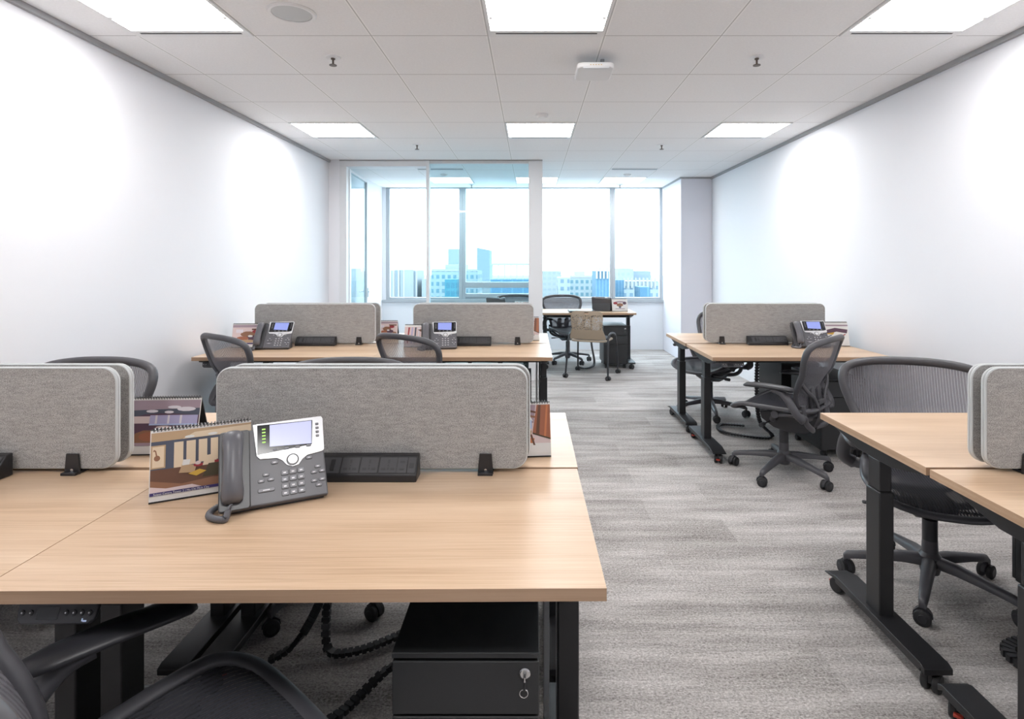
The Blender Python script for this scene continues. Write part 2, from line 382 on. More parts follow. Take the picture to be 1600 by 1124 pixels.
for x, lb in ((1.30, 'long grey air grille in the ceiling before the right window light'), (-1.14, 'long grey air grille in the glazed office ceiling')):
    o = empty('air_grille', (x, 7.17, CZ))
    MB().box((-.30, -.06, -.006), (.30, -.045, 0), 'white').box((-.30, .045, -.006), (.30, .06, 0), 'white').box((-.3, -.045, -.006), (-.285, .045, 0), 'white').box((.285, -.045, -.006), (.3, .045, 0), 'white').build('frame', o)
    g = MB().box((-.285, -.045, -.002), (.285, .045, 0), 'dark')
    for k in range(5): g.box((-.285, -.038+k*.018, -.005), (.285, -.031+k*.018, -.002), 'frame')
    g.build('slats', o); tag(o, lb, 'air grille', 'ceiling air grilles')
# access point
o = empty('wireless_access_point', (.385, 3.33, CZ)); 
MB().cyl((.03, 0, 0), (.03, 0, -.05), .012, 'steel').box((-.05, -.03, -.056), (.09, .05, -.046), 'steel').build('bracket', o)
X = Matrix.Translation((-.02, -.01, -.085)) @ Matrix.Rotation(R(-3), 4, 'X')
MB().prism(rrect(.21, .22, .035), -.004, .026, 'white', X).build('housing', o, bevel=.008, segs=3)
MB().prism([(-.075, -.1115), (.075, -.1115), (.06, -.096), (0, -.088), (-.06, -.096)], -.012, -.003, 'silver', X).build('front_lip', o, bevel=.002)
m_ = MB()
for k in range(5): m_.cb((-.03+.015*k, -.112, .008), (.006, .003, .003), 'gold', X)
m_.build('status_mark', o)
tag(o, 'white square wireless access point hanging under the ceiling tiles', 'access point')

# ---------------------------------------------------------------- task chair
def back_P(s_, t):
    z = .405+t*.935
    y = -.195+.03*sin(pi*min(max(t/.30, 0), 1))-.315*max(0, t-.14)**1.1
    return Vector((s_, y+.55*s_*s_, z))
def seat_P(s_, t):
    return Vector((s_, t, .445+.35*s_*s_-(2.6*(t-.13)**2 if t > .13 else 0)+(1.2*(t+.12)**2 if t < -.12 else 0)))
BO = [(0, 0), (.12, .0), (.172, .035), (.19, .12), (.222, .23), (.262, .34), (.283, .42), (.272, .475), (.22, .503), (.12, .517), (0, .52)]
BO = BO+[(-a, b) for a, b in BO[-2:0:-1]]
SO = [(0, -.215), (.13, -.215), (.195, -.18), (.225, -.06), (.25, .07), (.255, .165), (.215, .235), (.11, .262), (0, .266)]
SO = SO+[(-a, b) for a, b in SO[-2:0:-1]]
def membrane(outl, PF, cx, cy, mt, sag, n=7):
    rings = []
    for k in range(n+1):
        f = 1-k/n; f = max(f, .001)
        ring = []
        for p in outl:
            q = PF(cx+(p[0]-cx)*f, cy+(p[1]-cy)*f); q = Vector(q)+Vector(sag)*(1-f*f); ring.append(q)
        rings.append(ring)
    return MB().loft(rings, mt, cap=False)
def make_caster(r=.03, mt='graphd'):
    # local: axle centre at origin height r
    m = MB()
    for s in (-1, 1):
        m.tube([(s*.008, 0, r), (s*.012, 0, r), (s*.024, 0, r), (s*.027, 0, r)], [r*.92, r, r, r*.85], 'rubber', 20)
        m.tube([(s*.0275, 0, r), (s*.029, 0, r)], [r*.55, r*.5], mt, 14)
    hood = [(-.032, r*.9), (-.03, r*1.5), (-.012, r*2.15), (.012, r*2.15), (.03, r*1.6), (.033, r*1.05), (.024, r*1.0), (.012, r*1.55), (-.012, r*1.55), (-.022, r*1.0)]
    m.prism(hood, -.0075, .0075, mt, Matrix(((0, 0, 1, 0), (1, 0, 0, 0), (0, 1, 0, 0), (0, 0, 0, 1))))
    m.cyl((0, 0, r*1.9), (0, 0, r*2.6), .009, mt, 10)
    return m
def make_chair():
    root = empty('task_chair')
    bo = catmull([(a, b, 0) for a, b in BO], 4); so = catmull([(a, b, 0) for a, b in SO], 4)
    membrane(bo, back_P, 0, .28, 'pell', (0, -.012, 0)).build('backrest', root, 60)
    path = [back_P(p[0], p[1]) for p in bo]
    MB().tube(path, [.019 if p[1] > .1 else .016 for p in bo], 'graph', 12, True, up=(0, 1, .1), r2=[.011+.008*min(1, max(0, p[1]-.05)/.2)*(1 if abs(p[0]) > .15 else .4) for p in bo]).build('backrest_frame', root, 60)
    membrane(so, seat_P, 0, .02, 'pellseat', (0, 0, -.022)).build('seat', root, 60)
    MB().tube([seat_P(p[0], p[1]) for p in so], .02, 'graph', 12, True, up=(0, 0, 1), r2=.013).build('seat_frame', root, 60)
    # lumbar support: Y yoke and pads behind the back
    m = MB()
    for s in (-1, 1):
        m.tube(catmull([back_P(s*.215, .24)+Vector((0, -.012, 0)), back_P(s*.17, .19)+Vector((0, -.04, 0)), back_P(s*.08, .12)+Vector((0, -.055, 0)), back_P(s*.05, .03)+Vector((0, -.045, 0)), Vector((s*.045, -.20, .36))], 5, False), .013, 'graph', 10, up=(0, 1, 0), r2=.009)
        m.prism(rrect(.062, .15, .028), -.009, .009, 'graph', Matrix.Translation(back_P(s*.052, .12)+Vector((0, -.028, 0))) @ Matrix.Rotation(R(84), 4, 'X'))
    m.cb((0, -.225, .50), (.1, .012, .028), 'graph')
    m.build('lumbar_support', root, 50, bevel=.002)
    # tilt mechanism
    m = MB()
    m.prism([(-.16, .30), (-.20, .34), (-.22, .40), (-.17, .415), (-.06, .385), (.08, .40), (.13, .385), (.12, .345), (.04, .30), (-.06, .285)], -.062, .062, 'graphd', Matrix(((0, 0, 1, 0), (1, 0, 0, 0), (0, 1, 0, 0), (0, 0, 0, 1))))
    for s in (-1, 1):
        m.tube(catmull([Vector((s*.05, .03, .36)), Vector((s*.13, .02, .365)), Vector((s*.195, -.02, .41)), Vector((s*.205, -.10, .432)), Vector((s*.20, -.19, .43))], 5, False), .018, 'graph', 10, r2=.013)
        m.tube(catmull([Vector((s*.03, -.18, .33)), Vector((s*.12, -.215, .345)), Vector((s*.185, -.20, .40)), Vector((s*.195, -.185, .50))], 5, False), .018, 'graph', 10, r2=.015, up=(0, 1, 0))
        m.cyl((s*.196, -.03, .425), (s*.225, -.03, .425), .024, 'graph', 18)
    tm = m.build('tilt_mechanism', root, 45, bevel=.003)
    lv = MB()
    lv.tube([(.06, .05, .345), (.20, .06, .345)], .005, 'graphd', 8).tube([(.20, .06, .345), (.205, .06, .345), (.255, .062, .345), (.26, .062, .345)], [.006, .011, .013, .008], 'graphd', 10, r2=[.004, .007, .007, .004])
    lv.build('lever', tm); 
    MB().tube([(-.06, .05, .345), (-.19, .05, .345)], .005, 'graphd', 8).cyl((-.19, .05, .345), (-.235, .05, .345), .013, 'graphd', 14).build('tension_knob', tm)
    # arms
    for s in (-1, 1):
        a = MB()
        a.tube(catmull([Vector((s*.20, -.185, .425)), Vector((s*.245, -.20, .43)), Vector((s*.285, -.185, .46)), Vector((s*.29, -.15, .52)), Vector((s*.287, -.10, .575)), Vector((s*.285, -.05, .59))], 5, False), [.020]*26, 'graph', 12, up=(1, 0, 0), r2=.030)
        ar = a.build('armrest', root, 60)
        rings = []
        for k, (yy, hw, zz, th) in enumerate([(-.165, .012, .598, .008), (-.155, .030, .600, .013), (-.11, .042, .603, .015), (-.02, .045, .605, .015), (.07, .044, .602, .015), (.115, .036, .597, .013), (.132, .018, .592, .008)]):
            rings.append([Vector((s*.283+hw*cos(q), yy, zz+th*sin(q))) for q in [2*pi*i/16 for i in range(16)]])
        MB().loft(rings, 'graphd').build('arm_pad', ar, 60)
    MB().cyl((0, -.03, .285), (0, -.03, .20), .028, 'graphd').cyl((0, -.03, .32), (0, -.03, .11), .017, 'graphd').build('gas_column', root).location = (0, .03, 0)
    return root
def make_base(root):
    b = empty('base', (0, 0, 0)); b.parent = root
    MB().lathe([(.012, .06), (.034, .065), (.042, .10), (.042, .135), (.030, .15), (.028, .20), (.001, .20)], 'graph').build('hub', b)
    for k in range(5):
        X = Matrix.Rotation(2*pi*k/5, 4, 'Z')
        rings = []
        for r, z, hw, hh in ((.025, .118, .026, .020), (.10, .116, .024, .018), (.20, .102, .020, .014), (.27, .090, .017, .013), (.305, .083, .014, .014), (.318, .072, .012, .010)):
            rings.append([Vector((r, -hw, z-hh)), Vector((r, -hw*.95, z+hh*.4)), Vector((r, -hw*.45, z+hh)), Vector((r, hw*.45, z+hh)), Vector((r, hw*.95, z+hh*.4)), Vector((r, hw, z-hh))])
        MB().loft(rings, 'graph', X=X).build('base_leg', b, 50)
        c = make_caster(.029); c2 = MB(); c2.v = [X @ Matrix.Translation((.308, 0, 0)) @ Matrix.Rotation(.9*k, 4, 'Z') @ v for v in c.v]; c2.f, c2.m, c2.mats = c.f, c.m, c.mats
        c2.build('caster', b, 40)
    return b
chair = make_chair(); make_base(chair)
CG = 'graphite mesh task chairs'
chairs = [  # x, y, heading, base angle, label
 (1.62, 3.66, 45, -65, 'graphite mesh task chair turned to the far right desk pair, fully in view'),
 (1.655, 2.37, 161, 231, 'graphite mesh task chair whose wide back rises behind the near right desk'),
 (-2.01, 2.37, 178, 176, 'mesh task chair whose curved top shows above the screens at the left wall'),
 (-1.78, 3.78, -37, 10, 'turned mesh task chair next to the left wall, before the far left phone'),
 (-.635, 3.78, -38, 40, 'turned mesh task chair before the far left aisle desk, partly hiding its phone'),
 (-.83, 2.36, 182, 176, 'mesh task chair of which only the top rim shows over the large grey screen'),
 (1.60, 5.12, 128, -97, 'mesh task chair half hidden behind the far right desk pair, seat seen between legs'),
 (.50, 7.80, 197, 15, 'blue-grey mesh task chair behind the small desk at the window'),
 (-.22, 7.85, 180, 15, 'mesh task chair behind the office glass, only its curved top showing'),
 (-.615, .975, -41, 25, 'dark mesh task chair cut off by the lower left corner, under the nearest desk'),
]
for k, (x, y, hd, ba, lb) in enumerate(chairs):
    o = place(chair, k > 0, x, y, 0, hd, lb, 'chair', CG)
    b = [c for c in o.children if c.name.startswith('base') and c.type == 'EMPTY'][0]
    b.rotation_euler = (0, 0, R(ba-hd)); b.location = (0, 0, 0)

# ---------------------------------------------------------------- desks
DT = .72; DD = .64; DW = 1.203
def make_desk(depth=DD):
    root = empty('desk'); h = DW/2; y0, y1 = -depth/2, depth/2
    mb = MB()
    vs = [(-h,y0,DT-.025),(h,y0,DT-.025),(h,y1,DT-.025),(-h,y1,DT-.025),(-h,y0,DT),(h,y0,DT),(h,y1,DT),(-h,y1,DT)]
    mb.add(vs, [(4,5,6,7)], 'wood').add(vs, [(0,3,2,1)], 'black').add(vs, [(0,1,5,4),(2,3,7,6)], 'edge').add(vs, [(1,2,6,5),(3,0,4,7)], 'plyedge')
    top = mb.build('tabletop', root, bevel=.0012)
    for s in (-1, 1):
        x = s*.548
        MB().box((x-.026, -.042, .088), (x+.026, .042, .53), 'black').build('leg', root, bevel=.004)
        MB().box((x-.021, -.036, .53), (x+.021, .036, .64), 'black').build('upper_leg', root, bevel=.003)
        f = MB().prism([(y0+.02, .066), (y0+.02, .071), (y0+.10, .093), (y1-.04, .093), (y1-.02, .085), (y1-.02, .066), (y1-.04, .078), (y0+.10, .078)], x-.045, x+.045, 'black', Matrix(((0, 0, 1, 0), (1, 0, 0, 0), (0, 1, 0, 0), (0, 0, 0, 1))))
        f.box((x-.045, y0+.10, .066), (x-.040, y1-.04, .080), 'black').box((x+.040, y0+.10, .066), (x+.045, y1-.04, .080), 'black')
        f.build('foot', root, bevel=.0015)
        MB().prism([(y0+.03, .695), (y0+.03, .682), (-.10, .64), (.10, .64), (y1-.03, .682), (y1-.03, .695)], x-.022, x+.022, 'black', Matrix(((0, 0, 1, 0), (1, 0, 0, 0), (0, 1, 0, 0), (0, 0, 0, 1)))).build('side_rail', root, bevel=.002)
        for yy in (y0+.05, y1-.05):
            c = MB(); r = .029
            for q in (-1, 1): c.tube([(q*.006, 0, r), (q*.010, 0, r), (q*.022, 0, r), (q*.026, 0, r)], [r*.9, r, r, r*.85], 'rubber', 20)
            c.box((-.005, -.02, r), (.005, .02, .062), 'black').cyl((0, 0, .05), (0, 0, .0665), .013, 'black').prism(rrect(.046, .036, .008), .046, .052, 'blackp')
            cs = c.build('caster', root, 40, loc=(x, yy, 0)); cs.rotation_euler = (0, 0, R(random.uniform(-60, 60)))
            MB().box((-.012, -.042, .026), (.012, -.026, .034), 'red').build('brake', cs, bevel=.002)
    MB().box((-.52, -.03, .635), (.52, .03, .675), 'black').box((-.52, y1-.16, .66), (.52, y1-.12, .694), 'black').build('crossbar', root, bevel=.003)
    return root
desk = make_desk()
# height control panel: face tilted towards the sitter
def ctrl(root, lx):
    e = empty('control_panel'); e.parent = root; e.location = (lx, -DD/2+.022, DT-.034); e.rotation_euler = (R(68), 0, 0)
    MB().prism([(-.078, .002), (.078, .002), (.074, -.030), (.064, -.038), (-.064, -.038), (-.074, -.030)], -.012, 0, 'graphd').build('housing', e, bevel=.003)
    MB().prism(rrect(.042, .022, .002, cx=-.016, cy=-.019), 0, .0006, 'glassblk').build('display', e)
    for k, xx in enumerate((-.062, -.046, .022, .037, .052, .067)):
        b = MB().lathe([(.001, .0022), (.0045, .002), (.0055, 0)], 'blackp', 14).build('button', e, loc=(xx-.003, -.018, 0))
        MB().cb((0, 0, .0024), (.0028, .0014, .0006), 'keymark').cb((0, 0, .0024), (.0012, .003, .0006), 'keymark').build('button_mark', b)
    MB().cb((.058, -.032, .0004), (.007, .003, .0006), 'skyb').cb((.053, -.030, .0004), (.0025, .005, .0006), 'skyb').build('maker_mark', e)
    e.name = 'control_panel'
    return e
ctrl(desk, -.462)
LX, RX = -.459, 1.8115
rowsNear = (1.735-DD/2-.002, 1.75+DD/2); rowsFar = (4.455-DD/2-.01, 4.47+DD/2+.01)
DG = 'oak topped sit-stand desks'
desks = [
 (LX, rowsNear[0], 0, 'large light oak desk in the left foreground with the nearest phone on it'),
 (LX-1.205, rowsNear[0], 0, 'light oak desk cut by the left edge, joined to the nearest desk at a seam'),
 (LX, rowsNear[1], 180, 'light oak desk behind the large grey screen, its pale right end showing'),
 (LX-1.205, rowsNear[1], 180, 'light oak desk behind the left edge screens, under the leaning grey-mauve calendar'),
 (LX, rowsFar[0], 0, 'light oak desk in the far left cluster, front one by the aisle'),
 (LX-1.205, rowsFar[0], 0, 'light oak desk in the far left cluster, front one next to the left wall'),
 (LX, rowsFar[1], 180, 'light oak desk in the far left cluster, behind the right hand screen'),
 (LX-1.205, rowsFar[1], 180, 'light oak desk in the far left cluster, behind the screen by the left wall'),
 (RX, rowsNear[0], 0, 'light oak desk cut by the right edge, in the lower right foreground'),
 (RX, rowsNear[1], 180, 'light oak desk on the right, empty, a mesh chair back rising behind it'),
 (RX, rowsFar[0], 0, 'light oak desk in the far right pair, front one with the phone'),
 (RX, rowsFar[1], 180, 'light oak desk in the far right pair, behind the grey screen'),
 (.73, 7.54, 180, 'small pale desk alone before the right hand window'),
 (-.60, 7.54, 180, 'desk behind the glass partition, standing before the left hand windows'),
]
for k, (x, y, hd, lb) in enumerate(desks): 
    o = place(desk, k > 0, x, y, 0, hd, lb, 'desk', DG)
    if x < 0 and hd == 0 and y < 2: o.rotation_euler = (0, 0, R(.5)); o.location.y += 0 if x == LX else -1.205*R(.5)

for o in [q for q in C.objects if q.name.startswith('desk') and q.get('category') == 'desk' and abs(q.location.x-LX) < .01 and abs(q.rotation_euler.z) < .1]:
    MB().box((.492, .05, .10), (.506, .095, .66), 'alu').build('pale_strip', o, bevel=.001)  # thin pale upright strip next to the right-hand leg
# ---------------------------------------------------------------- dividers
def make_divider():
    root = empty('desk_screen'); W, H, z0 = .93, .303, .732
    X = Matrix(((1, 0, 0, 0), (0, 0, -1, 0), (0, 1, 0, 0), (0, 0, 0, 1)))
    MB().prism(rrect(W-.008, H-.008, .040, 8), -.0105, .0105, 'felt', Matrix.Translation((0, 0, z0+H/2)) @ X).build('panel', root, 30)
    path = [Vector((a, 0, z0+H/2+b)) for a, b in rrect(W-.006, H-.006, .041, 8)]
    e = MB()
    for s in (-1, 1): e.tube([p+Vector((0, s*.0055, 0)) for p in path], .0032, 'piping', 8, True, up=(0, 1, 0), r2=.0045)
    e.build('edging', root, 60)
    for s in (-1, 1):
        x = s*(W/2-.125)
        b = MB().prism([(-.0235, DT-.001), (.0235, DT-.001), (.018, DT+.060), (-.018, DT+.060)], .0135, .019, 'blackp', Matrix.Translation((x, 0, 0)) @ X)
        b.prism([(-.0235, DT+.0005), (.0235, DT+.0005), (.018, DT+.060), (-.018, DT+.060)], -.019, -.0135, 'blackp', Matrix.Translation((x, 0, 0)) @ X)
        b.box((x-.022, -.035, DT+.0005), (x+.022, .019, DT+.008), 'blackp')
        o = b.build('bracket', root, bevel=.001)
        MB().cyl((x, -.019, DT+.012), (x, -.0205, DT+.012), .0045, 'chrome').build('screw', o)
    return root
div = make_divider(); used = False
SG = 'grey felt desk screens'
for x, y, lb in (
 (-.4755, 1.712, 'large grey felt screen across the middle, behind the nearest phone and socket strip'),
 (-.468, 1.768, 'grey felt screen directly behind the large middle one, only its top edge and corner showing'),
 (-1.702, 1.712, 'grey felt screen cut by the left edge, nearer of the two'),
 (-1.700, 1.768, 'grey felt screen just behind the one cut by the left edge'),
 (-1.665, 4.405, 'grey felt screen in the far left cluster, beside the left wall'),
 (-1.655, 4.52, 'grey felt screen hidden behind the one beside the left wall'),
 (-.445, 4.405, 'grey felt screen in the far left cluster, nearer the aisle'),
 (-.445, 4.52, 'grey felt screen hidden behind the far left one nearer the aisle'),
 (1.82, 1.712, 'grey felt screen cut by the right edge, nearer of the two'),
 (1.822, 1.768, 'grey felt screen just behind the one cut by the right edge'),
 (1.82, 4.445, 'grey felt screen on the far right desk pair, front one beside the phone'),
 (1.825, 4.52, 'grey felt screen on the far right desks, back one, only a thin edge')):
    place(div, used, x, y, 0, 0, lb, 'desk screen', SG); used = True

# ---------------------------------------------------------------- socket boxes
def make_sockets():
    root = empty('power_socket_strip'); h = .15
    MB().prism([(-.062, 0), (-.062, .020), (-.022, .064), (0, .066), (0, 0)], -h, h, 'blackp', Matrix(((0, 0, 1, 0), (1, 0, 0, 0), (0, 1, 0, 0), (0, 0, 0, 1)))).build('housing', root, bevel=.003)
    ang = math.atan2(.044, .040)
    T = Matrix.Translation((0, -.0425, .0425)) @ Matrix.Rotation(ang, 4, 'X')     # sloping face frame
    for k in range(3):
        x = -.043+k*.0545
        p = MB().prism(rrect(.050, .046, .002, cx=x), 0, .0012, 'socket', T).build('socket', root, bevel=.0004)
        s = MB()
        for dx, dy, wx, wy in ((0, .011, .006, .011), (0, -.001, .004, .004), (-.013, -.011, .012, .006), (.013, -.011, .012, .006), (0, -.010, .005, .006)): s.cb((x+dx, dy, .0014), (wx, wy, .0008), 'dark', T)
        s.build('socket_holes', p)
    p = MB().prism(rrect(.05, .046, .002, cx=-.098), 0, .0012, 'socket', T).build('switch', root)
    MB().prism(rrect(.013, .034, .003, cx=-.094), .001, .004, 'blackp', T).build('rocker', p, bevel=.001)
    p = MB().prism(rrect(.028, .046, .002, cx=.106), 0, .0012, 'socket', T).build('charging_port', root)
    s = MB()
    for dy in (.010, -.012): s.cb((.106, dy, .0014), (.013, .005, .0008), 'dark', T)
    s.build('port_holes', p)
    p = MB().prism(rrect(.022, .046, .002, cx=.133), 0, .0012, 'socket', T).build('network_port', root)
    MB().cb((.133, -.001, .0014), (.013, .014, .0008), 'dark', T).build('port_hole', p)
    return root
so_ = make_sockets(); used = False
for x, y, hd, lb in ((-.478, 1.69, 0, 'black socket strip on the nearest desk, right of the phone'), (-1.683, 1.69, 0, 'black socket strip at the left edge, on the seam-joined desk'),
               (-1.64, 4.38, 0, 'black socket strip on the far left desk by the wall, right of its phone'), (-.455, 4.38, 0, 'black socket strip on the far left aisle desk, right of its phone'),
               (1.815, 4.42, 0, 'black socket strip on the far right desk, left of the phone')):
    place(so_, used, x, y, DT, hd, lb, 'socket strip', 'black desk socket strips'); used = True

# ---------------------------------------------------------------- phone
PW, PL = .257, .215
def make_phone(near=True):
    root = empty('desk_phone')
    BL, BR, TR, TL = (528, 945), (1325, 835), (1250, 262), (512, 362)
    def uv(px, py):
        u = v = .5
        for _ in range(20):
            def q(u, v): return ((1-u)*(1-v)*BL[0]+u*(1-v)*BR[0]+u*v*TR[0]+(1-u)*v*TL[0], (1-u)*(1-v)*BL[1]+u*(1-v)*BR[1]+u*v*TR[1]+(1-u)*v*TL[1])
            a = q(u, v); e = 1e-4; b = q(u+e, v); c = q(u, v+e)
            J = ((b[0]-a[0])/e, (c[0]-a[0])/e, (b[1]-a[1])/e, (c[1]-a[1])/e); D = J[0]*J[3]-J[1]*J[2]
            dx, dy = px-a[0], py-a[1]; u += (dx*J[3]-dy*J[1])/D; v += (J[0]*dy-J[2]*dx)/D
        return (u-.5)*PW, v*PL
    T = Matrix.Translation((0, 0, .014)) @ Matrix.Rotation(R(55), 4, 'X')        # face frame: x across, y up the face, z out of it
    b = MB()
    b.prism([( -PW/2, 0), (PW/2, 0), (PW/2-.004, PL-.01), (PW/2-.012, PL), (-PW/2+.01, PL-.022), (-PW/2, PL-.03)], -.020, 0, 'phone', T)
    b.build('body', root, bevel=.004, segs=3)
    Y = Matrix(((0, 0, 1, 0), (1, 0, 0, 0), (0, 1, 0, 0), (0, 0, 0, 1)))
    MB().prism([(.014, 0), (.10, 0), (.10, .012), (.085, .12), (.075, .12), (.018, .012)], -.118, .120, 'phonedark', Y).build('stand', root, bevel=.003)
    # silver upper face
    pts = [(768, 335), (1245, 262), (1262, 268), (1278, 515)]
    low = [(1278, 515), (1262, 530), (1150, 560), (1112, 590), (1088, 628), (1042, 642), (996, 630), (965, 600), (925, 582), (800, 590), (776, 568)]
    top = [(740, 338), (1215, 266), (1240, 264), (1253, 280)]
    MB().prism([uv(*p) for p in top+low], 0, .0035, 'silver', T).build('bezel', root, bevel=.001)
    if near: gp = [(772, 345), (1175, 297), (1180, 480), (1050, 507), (782, 560)]  # near panel cut short: bare silver stands in for a white reflection
    else: gp = [(772, 345), (1238, 282), (1258, 478), (1200, 500), (782, 562)]
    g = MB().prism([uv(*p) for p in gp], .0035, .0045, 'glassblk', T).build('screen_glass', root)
    scp = [(860, 341), (1168, 302), (1176, 475), (868, 500)] if near else [(862, 345), (1150, 307), (1160, 470), (870, 496)]
    MB().prism([uv(*p) for p in scp], .0045, .005, 'screen' if near else 'screen2', T).build('screen', root)
    lm = MB()
    for k in range(5):
        x_, y_ = uv(819+1.5*k, 373+24*k); lm.cb((x_, y_, .005), (.0085, .0035, .001), 'led' if near else 'key', T)
    lm.build('line_lights', root)
    def key(px, py, w_, h_, r=.003, mark=True, h=.0035, z=0):
        x_, y_ = uv(px, py)
        k = MB().prism(rrect(w_+.002, h_+.002, r, 3, x_, y_), z, z+.0009, 'phonedark', T).prism(rrect(w_, h_, r, 3, x_, y_), z, z+h, 'key', T).build('key', root, bevel=.0006)
        if mark: MB().cb((x_, y_, z+h+.0001), (w_*.42, h_*.28, .0004), 'keymark', T).build('key_mark', k)
    for k in range(4): key(908+82.5*k, 522-11*k, .011, .0048, .002, False, .003, .0035)
    for k in range(4): key(1211+3*k, 326+30*k, .0065, .005, .002, False, .003, .0035)
    for p in ((908, 612), (1163, 577)): key(*p, .015, .0075)
    for p in ((850, 698), (818, 742), (887, 730), (1233, 640), (1205, 682), (1267, 672), (1210, 743), (1272, 732), (1247, 772)): key(*p, .0145, .0075)
    key(857, 803, .038, .008, .003)
    for r_ in range(4):
        for c_ in range(3): key(985+60.5*c_+4*r_, 685-9.5*c_+47*r_, .0155, .0115, .002)
    x_, y_ = uv(1040, 592)
    q = MB().tube([T @ Vector((x_, y_, 0)), T @ Vector((x_, y_, .005))], [.0165, .0155], 'phonedark', 28).build('navigation_ring', root)
    MB().tube([T @ Vector((x_, y_, .005)), T @ Vector((x_, y_, .0068))], [.0125, .0115], 'silver', 28).build('navigation_button', q)
    # cradle + handset
    cx0 = -PW/2
    MB().prism(rrect(.072, PL-.012, .008, 4, cx0+.036, PL/2-.010), -.006, .010, 'phonedark', T).build('cradle', root, bevel=.003)
    rings = []
    for t, hw, z, th, xo in ((.008, .018, .030, .010, .026), (.014, .024, .034, .017, .026), (.035, .0265, .040, .021, .026), (.065, .0235, .048, .015, .026), (.10, .022, .051, .014, .0265), (.135, .0225, .049, .015, .027), (.165, .025, .045, .019, .0275), (.190, .0235, .040, .016, .028), (.198, .016, .036, .009, .028)):
        rings.append([T @ Vector((cx0+.005+xo+hw*cos(a)*.98, .006+t*.94, z-.012+th*sin(a))) for a in [2*pi*i/18 for i in range(18)]])
    MB().loft(rings, 'phone').build('handset', root, 60)
    pts = catmull([T @ Vector((cx0+.030, .010, .022)), Vector((cx0+.024, -.018, .030)), Vector((cx0+.017, -.030, .010)), Vector((cx0+.008, -.030, .0085)), Vector((cx0-.010, -.014, .0085)), Vector((cx0-.020, .010, .0085)), Vector((cx0-.010, .040, .010)), Vector((cx0+.03, .06, .020))], 14, False)
    MB().tube(pts, [.0026 if k < 18 else .0072+.0012*(k % 2) for k in range(len(pts))], 'phone', 10).build('cord', root, 80)
    return root
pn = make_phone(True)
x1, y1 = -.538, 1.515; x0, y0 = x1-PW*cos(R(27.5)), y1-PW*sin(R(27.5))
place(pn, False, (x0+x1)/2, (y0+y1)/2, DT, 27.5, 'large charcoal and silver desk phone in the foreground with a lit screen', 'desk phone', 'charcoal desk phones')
pf = make_phone(False); used = False
for x, y, hd, lb in ((-1.885, 4.13, 4, 'charcoal desk phone on the far left desk beside the wall'), (-.665, 4.13, 10, 'charcoal desk phone on the far left aisle desk, behind a turned chair'),
                     (2.085, 4.21, -2, 'charcoal desk phone on the far right desk, behind the turned chair'),
                     (.94, 7.575, 168, 'dark desk phone seen from behind on the small window desk'), (-.44, 7.5, 170, 'dark desk phone on the desk behind the office glass')):
    place(pf, used, x, y, DT, hd, lb, 'desk phone', 'charcoal desk phones'); used = True

# ---------------------------------------------------------------- calendars
def q_(x0, y0, x1, y1, m_): return ([(x0, y0), (x1, y0), (x1, y1), (x0, y1)], m_)
def blob(cx, cy, rx, ry, m_, n=10): return ([(cx+rx*cos(2*pi*k/n), cy+ry*sin(2*pi*k/n)) for k in range(n)], m_)
lounge = [q_(0, 0, 1, .86, 'slate'), q_(0, .86, 1, 1, 'tan'), ([(0, .86), (.30, .86), (.42, .95), (1, .97), (1, .86)], 'cream'), q_(0, .03, 1, .42, 'brown'), ([(0, .03), (1, .03), (1, .14), (.6, .20), (.3, .16), (0, .26)], 'brown2'), ([(0, .07), (.5, .07), (.4, .13), (.15, .12), (0, .17)], 'pinkw'), q_(0, 0, 1, .03, 'card'),
  q_(0, .44, .14, .80, 'tan'), q_(.015, .46, .125, .78, 'cream'), blob(.06, .60, .03, .045, 'brown2'), ([(.05, .62), (.065, .62), (.05, .72), (.03, .74), (.02, .71), (.04, .71)], 'brown2'),
  q_(.22, .42, .31, .82, 'cream'), q_(.34, .44, .43, .82, 'cream'), q_(.46, .46, .545, .82, 'cream'), q_(.58, .47, .655, .82, 'cream'), q_(.70, .48, .95, .85, 'pinkw'),
  blob(.37, .885, .05, .022, 'card'), blob(.60, .89, .05, .022, 'card'),
  ([(.27, .33), (.42, .31), (.44, .42), (.30, .46)], 'tan'), ([(.30, .44), (.37, .44), (.38, .52), (.31, .53)], 'card'), blob(.46, .42, .05, .03, 'maroon'), blob(.455, .45, .03, .03, 'pinkw'),
  ([(.50, .40), (.64, .40), (.64, .50), (.60, .56), (.53, .55)], 'cream'), q_(.62, .42, .80, .46, 'maroon'), ([(.50, .22), (.80, .22), (.82, .42), (.56, .42)], 'olive'),
  ([(.36, .30), (.44, .25), (.54, .31), (.47, .35)], 'gold'), q_(.0, .03, .80, .075, 'ink')]
office = [q_(0, .10, 1, .86, 'plum'), q_(0, .80, 1, 1, 'mauve'), ([(0, .66), (.2, .72), (.5, .74), (1, .70), (1, .84), (0, .80)], 'slate'), blob(.3, .78, .09, .03, 'pale'), blob(.55, .76, .07, .028, 'pale'), blob(.8, .82, .14, .045, 'pale'), blob(.62, .86, .10, .03, 'pale'),
  q_(.0, .54, .28, .68, 'pinkw'), q_(.28, .52, .98, .70, 'lilac'), q_(.36, .52, .39, .70, 'pale'), q_(.54, .52, .57, .70, 'pale'), q_(.72, .52, .75, .70, 'pale'), q_(.28, .50, 1, .53, 'skyb'),
  blob(.28, .26, .22, .15, 'brown2'), blob(.30, .28, .15, .09, 'rust'), blob(.66, .34, .12, .10, 'slate'), blob(.85, .30, .10, .12, 'navy'), blob(.5, .46, .12, .03, 'pinkw'), q_(0, .10, 1, .16, 'mauve')]
